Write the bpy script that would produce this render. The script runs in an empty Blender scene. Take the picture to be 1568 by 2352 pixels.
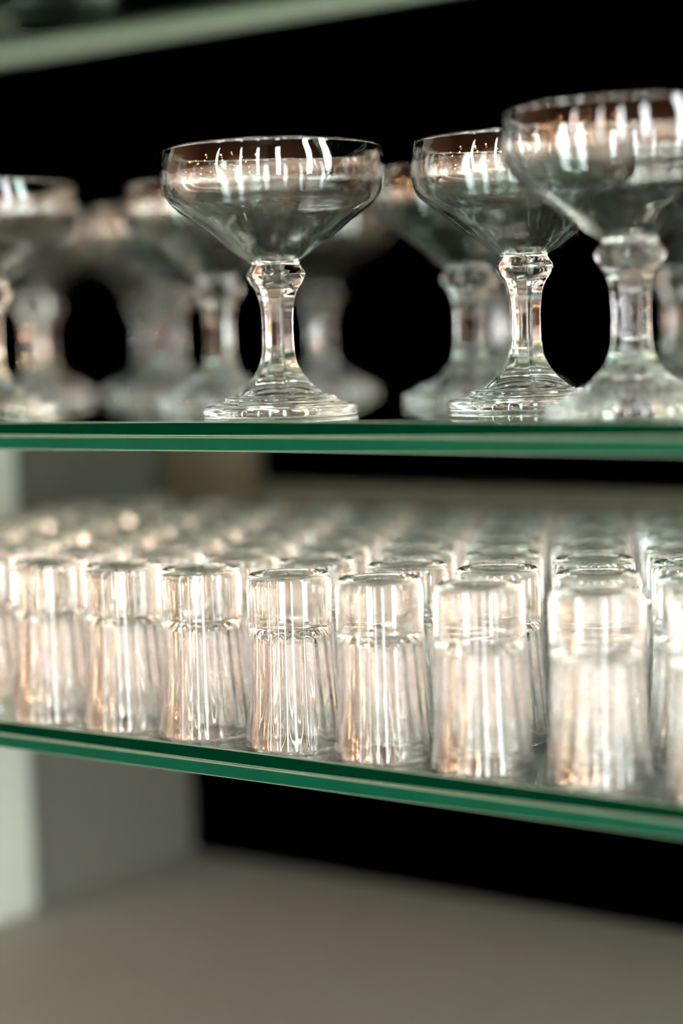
import bpy, bmesh, math, random
from mathutils import Vector, Matrix
random.seed(7)
PI = math.pi
S = bpy.context.scene
C = S.collection

# ------------------------------------------------------------------ camera
EYE = 1.30
F_PX = 4300.0
psi = math.atan(6164 / F_PX)            # the shelf fronts recede to the left at this angle
pitch = math.atan(381 / F_PX)
roll = 0.03
F0 = Vector((-math.cos(psi), math.sin(psi), 0)); R0 = Vector((math.sin(psi), math.cos(psi), 0)); U0 = Vector((0, 0, 1))
Fw = math.cos(pitch) * F0 - math.sin(pitch) * U0
Up = math.sin(pitch) * F0 + math.cos(pitch) * U0
Rt = math.cos(roll) * R0 - math.sin(roll) * Up
Uq = math.sin(roll) * R0 + math.cos(roll) * Up
cam = bpy.data.cameras.new('camera')
cam.sensor_fit = 'VERTICAL'; cam.sensor_height = 36; cam.lens = F_PX / 2352 * 36
cam.clip_start = 0.05
cam.dof.use_dof = True; cam.dof.focus_distance = 0.868
cam.dof.aperture_fstop = cam.lens / 33.0
cam.dof.aperture_blades = 0
co = bpy.data.objects.new('camera', cam); C.objects.link(co)
co.matrix_world = Matrix(((Rt.x, Uq.x, -Fw.x, 0.5382), (Rt.y, Uq.y, -Fw.y, -0.6709), (Rt.z, Uq.z, -Fw.z, EYE), (0, 0, 0, 1)))
S.camera = co

# ------------------------------------------------------------------ world, exposure, lights
S.view_settings.view_transform = 'Standard'; S.view_settings.look = 'None'
S.view_settings.gamma = 1; S.view_settings.use_curve_mapping = False
S.view_settings.exposure = 0.72
cy = S.cycles
cy.use_denoising = True
cy.max_bounces = 20; cy.transmission_bounces = 20; cy.glossy_bounces = 10; cy.diffuse_bounces = 2
cy.transparent_max_bounces = 8; cy.caustics_reflective = True; cy.caustics_refractive = True
cy.blur_glossy = 0.3; cy.sample_clamp_indirect = 12; cy.use_adaptive_sampling = True; cy.adaptive_threshold = 0.03
w = bpy.data.worlds.new('sky'); S.world = w; w.use_nodes = True
bg = w.node_tree.nodes['Background']
bg.inputs[0].default_value = (0.93, 0.97, 1.0, 1); bg.inputs[1].default_value = 15.0   # bright overcast daylight

WIN_RIGHT = [(0.03, 0.43), (-0.80, -0.45), (-2.9, -2.3)]      # y ranges of windows in the right wall (X = 2.4)
WIN_FRONT = [(-1.40, -1.20), (0.20, 0.38), (1.3, 1.6)]              # x ranges of windows in the wall behind the camera (Y = -3.4)
WZ = (0.08, 3.2)
XR, XL, YF, YB, ZC = 2.4, -3.2, -3.4, 0.47, 3.6
sun = bpy.data.lights.new('sun', 'SUN'); sun.energy = 38; sun.angle = .01; sun.color = (1, .96, .90)
so = bpy.data.objects.new('sun', sun); C.objects.link(so)
so.rotation_euler = Vector((-1, -.25, -.42)).to_track_quat('-Z', 'Y').to_euler()
def portal(name, loc, rot, sx, sy):
    l = bpy.data.lights.new(name, 'AREA'); l.shape = 'RECTANGLE'; l.size = sx; l.size_y = sy; l.energy = 1
    l.cycles.is_portal = True
    o = bpy.data.objects.new(name, l); C.objects.link(o); o.location = loc; o.rotation_euler = rot
zc = sum(WZ) / 2; zh = WZ[1] - WZ[0]
for a, b in WIN_RIGHT: portal('window_daylight', (XR + .01, (a + b) / 2, zc), (0, PI / 2, 0), zh, b - a)
for a, b in WIN_FRONT: portal('window_daylight', ((a + b) / 2, YF - .01, zc), (PI / 2, 0, 0), b - a, zh)

# ------------------------------------------------------------------ helpers
def tag(o, label=None, cat=None, group=None, kind=None):
    if label: o['label'] = label
    if cat: o['category'] = cat
    if group: o['group'] = group
    if kind: o['kind'] = kind
    return o
def mesh(name, verts, faces, mats, idx=None, smooth=False):
    me = bpy.data.meshes.new(name); me.from_pydata(verts, [], faces)
    for m in mats: me.materials.append(m)
    if idx:
        for p, i in zip(me.polygons, idx): p.material_index = i
    bm = bmesh.new(); bm.from_mesh(me)
    bm.normal_update(); bm.to_mesh(me); bm.free()
    if smooth:
        for p in me.polygons: p.use_smooth = True
    me.update()
    return me
def obj(name, me, parent=None, loc=(0, 0, 0)):
    o = bpy.data.objects.new(name, me); C.objects.link(o); o.location = loc
    if parent: o.parent = parent
    return o
def empty(name, loc, rz=0):
    o = bpy.data.objects.new(name, None); C.objects.link(o); o.location = loc; o.rotation_euler = (0, 0, rz)
    o.empty_display_size = .02
    return o
def boxes(bl):
    v, f = [], []
    for (x0, x1, y0, y1, z0, z1) in bl:
        n = len(v)
        v += [(x0, y0, z0), (x1, y0, z0), (x1, y1, z0), (x0, y1, z0), (x0, y0, z1), (x1, y0, z1), (x1, y1, z1), (x0, y1, z1)]
        f += [tuple(n + i for i in q) for q in ((3, 2, 1, 0), (4, 5, 6, 7), (0, 1, 5, 4), (1, 2, 6, 5), (2, 3, 7, 6), (3, 0, 4, 7))]
    return v, f
def box_obj(name, bl, m, parent=None, bevel=0):
    v, f = boxes(bl); me = mesh(name, v, f, [m]); o = obj(name, me, parent)
    if bevel:
        b = o.modifiers.new('bevel', 'BEVEL'); b.width = bevel; b.segments = 3
    return o
def copy_tree(o, parent=None):
    c = o.copy(); C.objects.link(c); c.parent = parent
    for ch in list(o.children): copy_tree(ch, c)
    return c
def lathe(profile, nseg, nf, name, mat, close_start=False, close_end=False, rot=0.0):
    """profile rows: (r, z, b, mode) b = how strongly the ring is faceted ('p' polygon, 'w' waves)"""
    v, f = [], []
    for row in profile:
        r, z = row[0], row[1]; b = row[2] if len(row) > 2 else 0; mode = row[3] if len(row) > 3 else 'p'
        for i in range(nseg):
            t = 2 * PI * i / nseg
            if mode == 'p':
                ph = ((t) % (2 * PI / nf)) - PI / nf
                k = (1 - b) + b * math.cos(PI / nf) / math.cos(ph)
            else:
                k = 1 + b * math.cos(nf * t)
            v.append((r * k * math.cos(t + rot), r * k * math.sin(t + rot), z))
    n = len(profile)
    for j in range(n - 1):
        for i in range(nseg):
            a = j * nseg + i; b_ = j * nseg + (i + 1) % nseg
            f.append((a, b_, b_ + nseg, a + nseg))
    if close_start: v.append((0, 0, profile[0][1])); c = len(v) - 1; f += [(c, (i + 1) % nseg, i) for i in range(nseg)]
    if close_end:
        v.append((0, 0, profile[-1][1])); c = len(v) - 1; o_ = (n - 1) * nseg
        f += [(c, o_ + i, o_ + (i + 1) % nseg) for i in range(nseg)]
    return v, f
def spline(pts, k):
    """Catmull-Rom through the rows of a profile, k steps a span"""
    out = []
    n = len(pts)
    for i in range(n - 1):
        p0, p1, p2, p3 = pts[max(i - 1, 0)], pts[i], pts[i + 1], pts[min(i + 2, n - 1)]
        for s in range(k):
            t = s / k
            out.append(tuple(0.5 * (2 * b + (c - a) * t + (2 * a - 5 * b + 4 * c - d) * t * t + (3 * b - a - 3 * c + d) * t ** 3)
                             for a, b, c, d in zip(p0, p1, p2, p3)))
    out.append(tuple(pts[-1]))
    return out

# ------------------------------------------------------------------ materials
def nmat(name):
    m = bpy.data.materials.new(name); m.use_nodes = True
    nt = m.node_tree; return m, nt, nt.nodes['Principled BSDF']
def pmat(name, col, rough=.5, noise=0, scale=20, metal=0, spec=.5, bump=0, coat=0):
    m, nt, p = nmat(name)
    p.inputs['Roughness'].default_value = rough; p.inputs['Metallic'].default_value = metal
    p.inputs['Specular IOR Level'].default_value = spec; p.inputs['Coat Weight'].default_value = coat
    tc = nt.nodes.new('ShaderNodeTexCoord'); nz = nt.nodes.new('ShaderNodeTexNoise'); nz.inputs['Scale'].default_value = scale
    nz.inputs['Detail'].default_value = 5
    nt.links.new(tc.outputs['Object'], nz.inputs['Vector'])
    rp = nt.nodes.new('ShaderNodeValToRGB')
    rp.color_ramp.elements[0].color = tuple(c * (1 - noise) for c in col) + (1,)
    rp.color_ramp.elements[1].color = tuple(min(1, c * (1 + noise)) for c in col) + (1,)
    nt.links.new(nz.outputs['Fac'], rp.inputs['Fac']); nt.links.new(rp.outputs['Color'], p.inputs['Base Color'])
    if bump:
        bp = nt.nodes.new('ShaderNodeBump'); bp.inputs['Strength'].default_value = bump; bp.inputs['Distance'].default_value = .001
        nt.links.new(nz.outputs['Fac'], bp.inputs['Height']); nt.links.new(bp.outputs['Normal'], p.inputs['Normal'])
    return m
def glass(name, col, ior=1.5, wave=0.0, wscale=30, rough=0.0):
    m, nt, p = nmat(name); nt.nodes.remove(p)
    g = nt.nodes.new('ShaderNodeBsdfGlass'); g.inputs['Color'].default_value = col + (1,); g.inputs['IOR'].default_value = ior
    g.inputs['Roughness'].default_value = rough
    nt.links.new(g.outputs[0], nt.nodes['Material Output'].inputs[0])
    if wave:
        tc = nt.nodes.new('ShaderNodeTexCoord'); nz = nt.nodes.new('ShaderNodeTexNoise'); nz.inputs['Scale'].default_value = wscale
        mp = nt.nodes.new('ShaderNodeMapping'); mp.inputs['Scale'].default_value = (1, 1, 2.5)
        bp = nt.nodes.new('ShaderNodeBump'); bp.inputs['Strength'].default_value = wave; bp.inputs['Distance'].default_value = .002
        nt.links.new(tc.outputs['Object'], mp.inputs[0]); nt.links.new(mp.outputs[0], nz.inputs['Vector'])
        nt.links.new(nz.outputs['Fac'], bp.inputs['Height']); nt.links.new(bp.outputs['Normal'], g.inputs['Normal'])
    return m
def emis(name, col, strength):
    m, nt, p = nmat(name); nt.nodes.remove(p)
    e = nt.nodes.new('ShaderNodeEmission'); e.inputs[0].default_value = col + (1,); e.inputs[1].default_value = strength
    nt.links.new(e.outputs[0], nt.nodes['Material Output'].inputs[0])
    return m
M = {}
M['coupe'] = glass('pressed_clear_glass', (.985, .99, .985), 1.5, .05, 45)
M['shot'] = glass('fluted_clear_glass', (.985, .985, .978), 1.5)
M['sheet'] = glass('float_glass', (.93, .98, .955), 1.5)
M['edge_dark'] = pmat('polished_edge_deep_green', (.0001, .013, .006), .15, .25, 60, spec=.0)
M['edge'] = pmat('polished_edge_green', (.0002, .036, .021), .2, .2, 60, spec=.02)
M['olive'] = pmat('dull_olive_board', (.085, .088, .058), .7, .08, 12)
M['teal'] = pmat('pale_teal_lit_edge', (.085, .16, .14), .5, .1, 30)
M['arris_back'] = pmat('ground_back_edge', (.62, .85, .76), .5, .1, 200)
M['arris'] = pmat('ground_arris', (.10, .17, .13), .35, .1, 200)
M['black'] = pmat('black_back_panel', (.0002, .0002, .0002), .9, .2, 8, spec=0)
M['grey'] = pmat('grey_green_paint', (.145, .155, .126), .6, .06, 6)
M['grey_rail'] = pmat('grey_olive_paint', (.088, .102, .078), .65, .06, 6)
M['counter'] = pmat('stone_grey_worktop', (.262, .305, .278), .6, .08, 5, bump=.05)
M['pale'] = pmat('pale_upright_paint', (.56, .62, .55), .5, .04, 10)
M['wall'] = pmat('warm_plaster', (.42, .31, .22), .8, .08, 3, bump=.2)
wm, wnt, wp = nmat('two_tone_wall_paint')      # cream dado below, brown above
wtc = wnt.nodes.new('ShaderNodeTexCoord'); wsx = wnt.nodes.new('ShaderNodeSeparateXYZ'); wgt = wnt.nodes.new('ShaderNodeMath'); wgt.operation = 'GREATER_THAN'; wgt.inputs[1].default_value = 1.2
wmx = wnt.nodes.new('ShaderNodeMix'); wmx.data_type = 'RGBA'; wmx.inputs['A'].default_value = (.84, .79, .71, 1); wmx.inputs['B'].default_value = (.16, .085, .05, 1)
wnt.links.new(wtc.outputs['Object'], wsx.inputs[0]); wnt.links.new(wsx.outputs['Z'], wgt.inputs[0]); wnt.links.new(wgt.outputs[0], wmx.inputs['Factor']); wnt.links.new(wmx.outputs['Result'], wp.inputs['Base Color'])
wp.inputs['Roughness'].default_value = .8
M['wall'] = wm
M['ceil'] = pmat('ceiling_paint', (.12, .075, .05), .85, .04, 3)
M['floor'] = pmat('pale_stone_floor', (.74, .69, .62), .4, .3, 9)
M['frame'] = pmat('window_frame_paint', (.12, .10, .08), .5, .1, 20)
M['bulb'] = emis('warm_filament_bulb', (1.0, .50, .20), 200)
M['cap'] = pmat('brass_cap', (.55, .38, .16), .3, .1, 30, metal=1)
M['cord'] = pmat('black_cord', (.02, .02, .02), .6, .1, 60)

# ------------------------------------------------------------------ the room
def struct(name, bl, m):
    o = box_obj(name, bl, m); tag(o, kind='structure'); return o
T = .12
struct('floor', [(XL - T, XR + T, YF - T, YB + T, -T, 0)], M['floor'])
struct('ceiling', [(XL - T, XR + T, YF - T, YB + T, ZC, ZC + T)], M['ceil'])
struct('wall_back', [(XL - T, XR + T, YB, YB + T, 0, ZC)], M['black'])
struct('wall_left', [(XL - T, XL, YF, YB, 0, ZC)], M['wall'])
def holed(name, ranges, lo, hi, mk):
    bl = [mk(lo, hi, 0, WZ[0]), mk(lo, hi, WZ[1], ZC)]; e = lo
    for a, b in sorted(ranges):
        bl.append(mk(e, a, WZ[0], WZ[1])); e = b
    bl.append(mk(e, hi, WZ[0], WZ[1]))
    return struct(name, bl, M['wall'])
holed('wall_right', WIN_RIGHT, YF, YB, lambda a, b, z0, z1: (XR, XR + T, a, b, z0, z1))
holed('wall_front', WIN_FRONT, XL - T, XR + T, lambda a, b, z0, z1: (a, b, YF - T, YF, z0, z1))
k = 0
for a, b in WIN_RIGHT:
    k += 1; c = (a + b) / 2
    struct('window_%d' % k, [(XR + .03, XR + .08, a, a + .03, *WZ), (XR + .03, XR + .08, b - .03, b, *WZ),
           (XR + .03, XR + .08, a, b, WZ[0], WZ[0] + .04), (XR + .03, XR + .08, a, b, WZ[1] - .04, WZ[1])], M['frame'])
for a, b in WIN_FRONT:
    k += 1; c = (a + b) / 2
    struct('window_%d' % k, [(a, a + .03, YF - .08, YF - .03, *WZ), (b - .03, b, YF - .08, YF - .03, *WZ),
           (a, b, YF - .08, YF - .03, WZ[0], WZ[0] + .04), (a, b, YF - .08, YF - .03, WZ[1] - .04, WZ[1])], M['frame'])

# ------------------------------------------------------------------ worktop, partition, upright
CT = 0.90
ct = empty('back_counter', (0, .1, 0))
tag(ct, 'grey-beige worktop below the glass shelves, running back to the black wall', 'counter')
wt = box_obj('worktop', [(-.60, 1.7, -.42, YB - .002, CT - .04, CT)], M['counter'], None, .004); wt.parent = ct; wt.matrix_parent_inverse = Matrix.Translation((0, -.1, 0))
cb = box_obj('cabinet_front', [(-.58, 1.68, -.38, YB - .002, 0, CT - .04)], M['grey']); cb.parent = ct; cb.matrix_parent_inverse = Matrix.Translation((0, -.1, 0))
pa = box_obj('partition_panel', [(-.435, -.412, .285, YB - .002, CT, 1.24)], M['grey'])
tag(pa, 'grey-green side panel standing on the worktop left of the black opening', 'panel')
rb = box_obj('back_rail', [(-.411, 1.3, .452, YB - .002, 1.10, 1.199)], M['grey_rail'], None, .002)
tag(rb, 'dim grey-olive rail on the black wall behind the rows of shot glasses', 'rail')
ob = box_obj('back_board', [(-.405, -.315, .440, .4515, 1.10, 1.2520)], M['olive'])
tag(ob, 'blurred olive upright board between the two lower shelves, behind the shot glasses at left', 'board')
up = box_obj('shelf_upright', [(-.445, -.405, .235, .283, CT, 1.252)], M['pale'], None, .003)
tag(up, 'pale upright post at the left edge of the frame', 'post')

# ------------------------------------------------------------------ glass shelves
def pane(name, x0, x1, y0, y1, z0, z1, medge, parent):
    c = .0006
    prof = [(y0 + c, z0), (y0, z0 + c), (y0, z1 - c), (y0 + c, z1), (y1, z1), (y1, z0)]
    v = [(x0, y, z) for y, z in prof] + [(x1, y, z) for y, z in prof]; n = 6
    f, idx = [], []
    for i in range(n):
        j = (i + 1) % n
        f.append((i, i + n, j + n, j)); idx.append([2, 1, 2, 0, 3, 0][i])
    f += [tuple(range(n)), tuple(range(2 * n - 1, n - 1, -1))]; idx += [1, 1]
    me = mesh(name, v, f, [M['sheet'], medge, M['arris'], M['arris_back']], idx)
    bm = bmesh.new(); bm.from_mesh(me); bmesh.ops.recalc_face_normals(bm, faces=bm.faces); bm.to_mesh(me); bm.free()
    return obj(name, me, parent)
def shelf(name, ztop, x0, x1, y0, y1, label, t=.0138):
    e = empty(name, ((x0 + x1) / 2, y0, ztop - t)); tag(e, label, 'shelf', 'double-pane glass shelves')
    X0, X1 = x0 - e.location.x, x1 - e.location.x
    h = (t - .0003) / 2
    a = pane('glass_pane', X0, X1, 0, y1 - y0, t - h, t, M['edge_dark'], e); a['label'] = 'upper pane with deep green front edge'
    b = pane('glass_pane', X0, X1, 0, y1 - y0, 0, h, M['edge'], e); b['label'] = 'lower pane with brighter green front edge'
    return e
ZU, ZL, ZT = 1.2673, 1.1150, 1.5500
shelf('glass_shelf', ZU, -.62, .95, 0, .44, 'thick green-edged glass shelf carrying the coupe glasses')
shelf('glass_shelf', ZL, -.40, .95, 0, .44, 'thick green-edged glass shelf carrying the upturned shot glasses')
ts = shelf('glass_shelf', ZT, -.75, .95, 0, .415, 'blurred glass shelf crossing the top left corner, above the coupes')

rr = box_obj('lit_edge_strip', [(-.85, .85, .4155, .4215, -.0055, .0138)], M['teal'], ts)  # added strip, its teal stands in for the lit rear glass edge
rr['label'] = 'pale teal strip added to brighten the rear edge of the top shelf'

# ------------------------------------------------------------------ coupe glasses
U = .0002093
def make_coupe():
    root = empty('coupe_glass', (0, 0, 0))
    outer = [(59, 350), (77, 361), (107, 384), (134, 407), (161, 429), (190, 451), (214, 468), (233, 485), (245, 503), (252, 525), (255, 550), (254, 577), (248, 603)]
    lip = [(247, 606), (244.5, 607), (242, 605.5)]
    inner = [(242.5, 600), (247, 580), (249, 556), (245, 527), (237, 507), (225, 490), (206, 473), (182, 456), (153, 436), (122, 413), (90, 389), (64, 369), (42, 356), (20, 350), (.5, 348.5)]
    prof = spline(outer, 5) + lip + spline(inner, 4)
    v, f = lathe([(r * U, z * U, (0.55 * max(0, 1 - (z - 350) / 14) if i < 8 else 0)) for i, (r, z) in enumerate(prof)], 96, 6, 'bowl', None, close_end=True)
    me = mesh('bowl', v, f, [M['coupe']], smooth=True); obj('bowl', me, root)
    st = [(45, 120, 1), (40, 140, 1), (37.5, 165, 1), (37, 200, 1), (38, 232, 1), (42, 262, 1), (50, 286, .95), (62, 303, .8), (70, 318, .75), (69, 327, .75), (61, 339, .6), (56, 345, .5), (59, 350, .55)]
    v, f = lathe([(r * U, z * U, b) for r, z, b in spline(st, 4)], 96, 6, 'stem', None)
    obj('stem', mesh('stem', v, f, [M['coupe']], smooth=True), root)
    ft = [(3, 16, 0), (30, 15, 0), (52, 10, .3), (75, 13, .5), (95, 6, .4), (112, 10, .6), (132, 4, .3), (150, 5, .2), (165, 2.0, 0), (172, .5, 0), (177, .6, 0), (180, 4, 0), (180.5, 12, 0), (179, 21, 0), (174, 26, 0)]
    tp = [(174, 26, 0), (158, 30, .25), (141, 35, .45), (130, 46, .15), (114, 49, .65), (95, 61, .75), (80, 73, .85), (66, 87, .95), (55, 102, 1), (45, 120, 1)]
    pr = spline(ft, 3) + spline(tp, 5)[1:]
    v, f = lathe([(r * U, z * U, b) for r, z, b in pr], 96, 6, 'foot', None, close_start=True)
    obj('foot', mesh('foot', v, f, [M['coupe']], smooth=True), root)
    return root
coupes = [  # x, y, turn, label
    (0.0000, .0517, .32, 'sharply focused clear coupe glass with faceted stem, alone left of centre on the upper shelf'),
    (0.1880, .0480, .42, 'largest and brightest coupe glass, cut by the right edge of the frame'),
    (0.1010, .1130, .10, 'clear coupe glass whose bowl is overlapped by the big bright coupe at right'),
    (0.0084, .2167, .55, 'blurred coupe glass seen between the sharp centre coupe and the overlapped one'),
    (-.1354, .1776, .90, 'blurred coupe glass directly behind the left side of the sharp centre coupe'),
    (-.2225, .0801, .40, 'blurred coupe glass cut by the left edge of the frame'),
    (-.375, .275, .2, 'faint coupe glass directly behind the blurred one cut by the left frame edge'),
    (-.265, .290, .8, 'faint coupe glass right behind the blurred coupe at the centre coupe\'s left'),
    (-.211, .385, .5, 'faint coupe glass far back, seen just right of the sharp centre stem'),
    (-.475, .385, .7, 'faint coupe glass furthest back at the left end of the upper shelf'),
    (-.367, .385, .6, 'faint coupe glass far back in the gap left of the centre coupe'),
    (-.075, .400, .3, 'faint coupe glass far back behind the stem of the blurred coupe right of centre'),
    (.045, .405, .1, 'faint coupe glass far back behind the stem of the overlapped coupe'),
]
proto = make_coupe()
for i, (x, y, a, lab) in enumerate(coupes):
    o = proto if i == 0 else copy_tree(proto)
    o.location = (x, y, ZU + .0001); o.rotation_euler = (0, 0, a)
    tag(o, lab, 'coupe glass', 'coupe glasses on the upper glass shelf')
def coupe_top(x, y, a, lab):
    o = copy_tree(proto); o.location = (x, y, ZT + .0001); o.rotation_euler = (0, 0, a)
    tag(o, lab, 'coupe glass', 'blurred glasses on the top shelf')
coupe_top(-.36, .30, .2, 'very blurred glass on the top shelf at the upper left corner')
coupe_top(-.27, .20, .9, 'very blurred glass on the top shelf near the top left of the frame')
coupe_top(-.19, .33, .4, 'very blurred glass on the top shelf above the gap left of the centre coupe')
coupe_top(-.48, .33, .4, 'very blurred glass on the top shelf, leftmost, cut by the corner of the frame')
coupe_top(-.40, .19, .4, 'very blurred glass on the top shelf, in front of the leftmost ones')
coupe_top(-.52, .20, .1, 'very blurred glass on the top shelf, second from the left corner')
coupe_top(-.06, .30, .4, 'very blurred glass on the top shelf above the right half of the centre coupe')

# ------------------------------------------------------------------ shot glasses, standing upside down
def make_shot():
    root = empty('shot_glass', (0, 0, 0))
    H = .081
    N = 128
    outer_low = [(.0218, .0003), (.0224, .0012), (.0223, .003), (.0213, .012), (.0204, .024), (.0197, .038), (.0195, .052)]
    inner_low = [(.0148, .0520, .030), (.0156, .0485, .040), (.0161, .044, .040), (.0170, .035, .034), (.0184, .024, .024), (.0199, .012, .012), (.0211, .004, .002), (.0214, .001, 0)]
    pr = [(r, z, b, 'w') for r, z, b in spline(inner_low, 4)] + [(r, z, .0, 'w') for r, z in spline(outer_low, 4)]
    v, f = lathe(pr, N, 16, 'fluted_wall', None)
    obj('fluted_wall', mesh('fluted_wall', v, f, [M['shot']], smooth=True), root)
    up_ = [(.0195, .052), (.0197, .062), (.0198, .074), (.0195, .0780), (.0188, .0800), (.0176, .0809), (.0162, .0806), (.0145, .0790), (.0120, .0778), (.007, .0770), (.0003, .0768)]
    v, f = lathe([(r, z) for r, z in spline(up_, 3)], N, 12, 'base', None, close_end=True)
    n = len(v)
    fl = [(.0003, .0560, 0), (.005, .0562, 0), (.009, .0563, .004), (.0120, .0553, .014), (.0148, .0520, .030)]
    v2, f2 = lathe([(r, z, b, 'w') for r, z, b in spline(fl, 3)], N, 16, 'floor', None, close_start=True)
    f += [tuple(i + n for i in q) for q in f2]; v += v2
    obj('thick_base', mesh('thick_base', v, f, [M['shot']], smooth=True), root)
    return root
sp = make_shot()
front_x = [-.2750, -.2250, -.1754, -.1254, -.0780, -.0306, .0233, .0734, .1256, .1811, .2370, .2880]
front_y = [.020, .021, .020, .0200, .0215, .0240, .0227, .0230, .0225, .0250, .0235, .0240]
flab = {3: 'leftmost upturned shot glass in the front row, dissolved in blur and warm lights',
        4: 'second upturned shot glass from the left in the front row, very soft',
        5: 'third upturned shot glass from the left in the front row, soft with orange sparkles',
        6: 'nearly sharp upturned shot glass, just left of the sharpest one in the front row',
        7: 'sharpest upturned shot glass, middle of the front row, with dark streak on its wall',
        8: 'upturned shot glass just right of the sharpest one in the front row',
        9: 'big upturned shot glass with two bright white vertical streaks, front row right',
        11: 'upturned shot glass past the right edge of the frame in the front row',
        10: 'upturned shot glass cut by the right edge of the frame in the front row'}
rows = 7
first = True
ordn = ['front', 'second', 'third', 'fourth', 'fifth', 'sixth', 'last']
nth = ['leftmost', 'second', 'third', 'fourth', 'fifth', 'sixth', 'seventh', 'eighth', 'ninth', 'tenth', 'eleventh', 'twelfth']
for r in range(rows):
    if r == 0:
        pts = [(x, y, i) for i, (x, y) in enumerate(zip(front_x, front_y))][1:]
    else:
        pts = [(.1811 - .0265 * r + .0502 * (k - 7), .0245 + .0508 * r, k) for k in range(-5, 13)]
    seen = 0
    for x, y, k in pts:
        if r: x += random.uniform(-.0016, .0016); y += random.uniform(-.0015, .0015)
        if x < -.375: continue
        d = Vector((x, y, 0)) - Vector((.5382, -.6709, 0)); dep = d.dot(F0); px = 784 + F_PX * d.dot(R0) / dep
        if px < -130 or px > 1950: continue
        o = sp if first else copy_tree(sp); first = False
        o.location = (x, y, ZL + .0001); o.rotation_euler = (0, 0, random.uniform(0, PI))
        if r == 0: lab = flab.get(k, 'upturned shot glass beyond the left edge in the front row')
        elif px < -30: lab = 'upturned shot glass of the %s row, hidden past the left edge of the frame' % ordn[r]
        elif px > 1610: lab = 'upturned shot glass of the %s row, hidden past the right edge of the frame' % ordn[r]
        else:
            lab = 'clear upturned shot glass, %s row back, %s' % (ordn[r], 'leftmost' if seen == 0 else nth[seen] + ' from the left')
            seen += 1
        if r == 1:
            names = {7: 'upturned shot glass of the second row, close behind the one with white streaks',
                     6: 'upturned shot glass of the second row, behind the gap right of the sharpest glass',
                     5: 'upturned shot glass of the second row, peeping out behind the sharpest front glass'}
            lab = names.get(k, lab)
        tag(o, lab, 'shot glass', 'upturned shot glasses on the lower glass shelf')

# ------------------------------------------------------------------ warm pendant bulbs in the room, mirrored in the glasses
def make_lamp():
    root = empty('pendant_lamp', (0, 0, 0))
    pr = [(.001, -.062), (.012, -.060), (.022, -.052), (.028, -.038), (.029, -.026), (.024, -.010), (.014, .006), (.011, .012)]
    v, f = lathe(spline(pr, 3), 32, 4, 'bulb', None, close_start=True)
    obj('bulb', mesh('bulb', v, f, [M['bulb']], smooth=True), root)
    v, f = lathe([(.0145, .010), (.016, .012), (.016, .045), (.012, .052), (.004, .054)], 32, 4, 'cap', None, close_end=True)
    obj('lamp_cap', mesh('lamp_cap', v, f, [M['cap']], smooth=True), root)
    v, f = lathe([(.0025, .05), (.0025, 1.05)], 12, 4, 'cord', None)
    obj('cord', mesh('cord', v, f, [M['cord']], smooth=True), root)
    return root
lamps = [(-1.8, -2.6, 1.9), (-1.3, -1.9, 2.1), (-.7, -2.8, 1.8), (-.2, -2.2, 2.2), (.35, -2.9, 1.9), (.8, -2.1, 2.0), (1.1, -2.8, 1.7), (1.7, -1.9, 2.1), (-2.3, -1.6, 1.8), (-2.6, -2.5, 2.0),
         (-1.0, -2.5, 1.6), (-.45, -1.6, 1.85), (-2.0, -2.1, 1.65), (.5, -2.6, 1.6),
         (-2.5, -2.9, .95), (-2.1, -2.3, .75), (-1.6, -2.95, 1.05), (-1.1, -2.2, .7), (-.6, -2.95, .9), (-.1, -2.6, 1.1), (.7, -2.95, .8), (-2.8, -1.9, .85), (-2.4, -1.2, 1.1), (1.0, -2.3, 1.15)]
lp = make_lamp()
for i, (x, y, z) in enumerate(lamps):
    o = lp if i == 0 else copy_tree(lp)
    o.location = (x, y, z)
    for ch in o.children:
        if ch.name.startswith('cord'): ch.scale.z = (ZC - z - .05) ; ch.location.z = .05 - .05 * ch.scale.z
    tag(o, 'warm glowing pendant bulb hanging in the room, seen mirrored as orange dots in the glasses', 'lamp', 'pendant bulbs in the room')
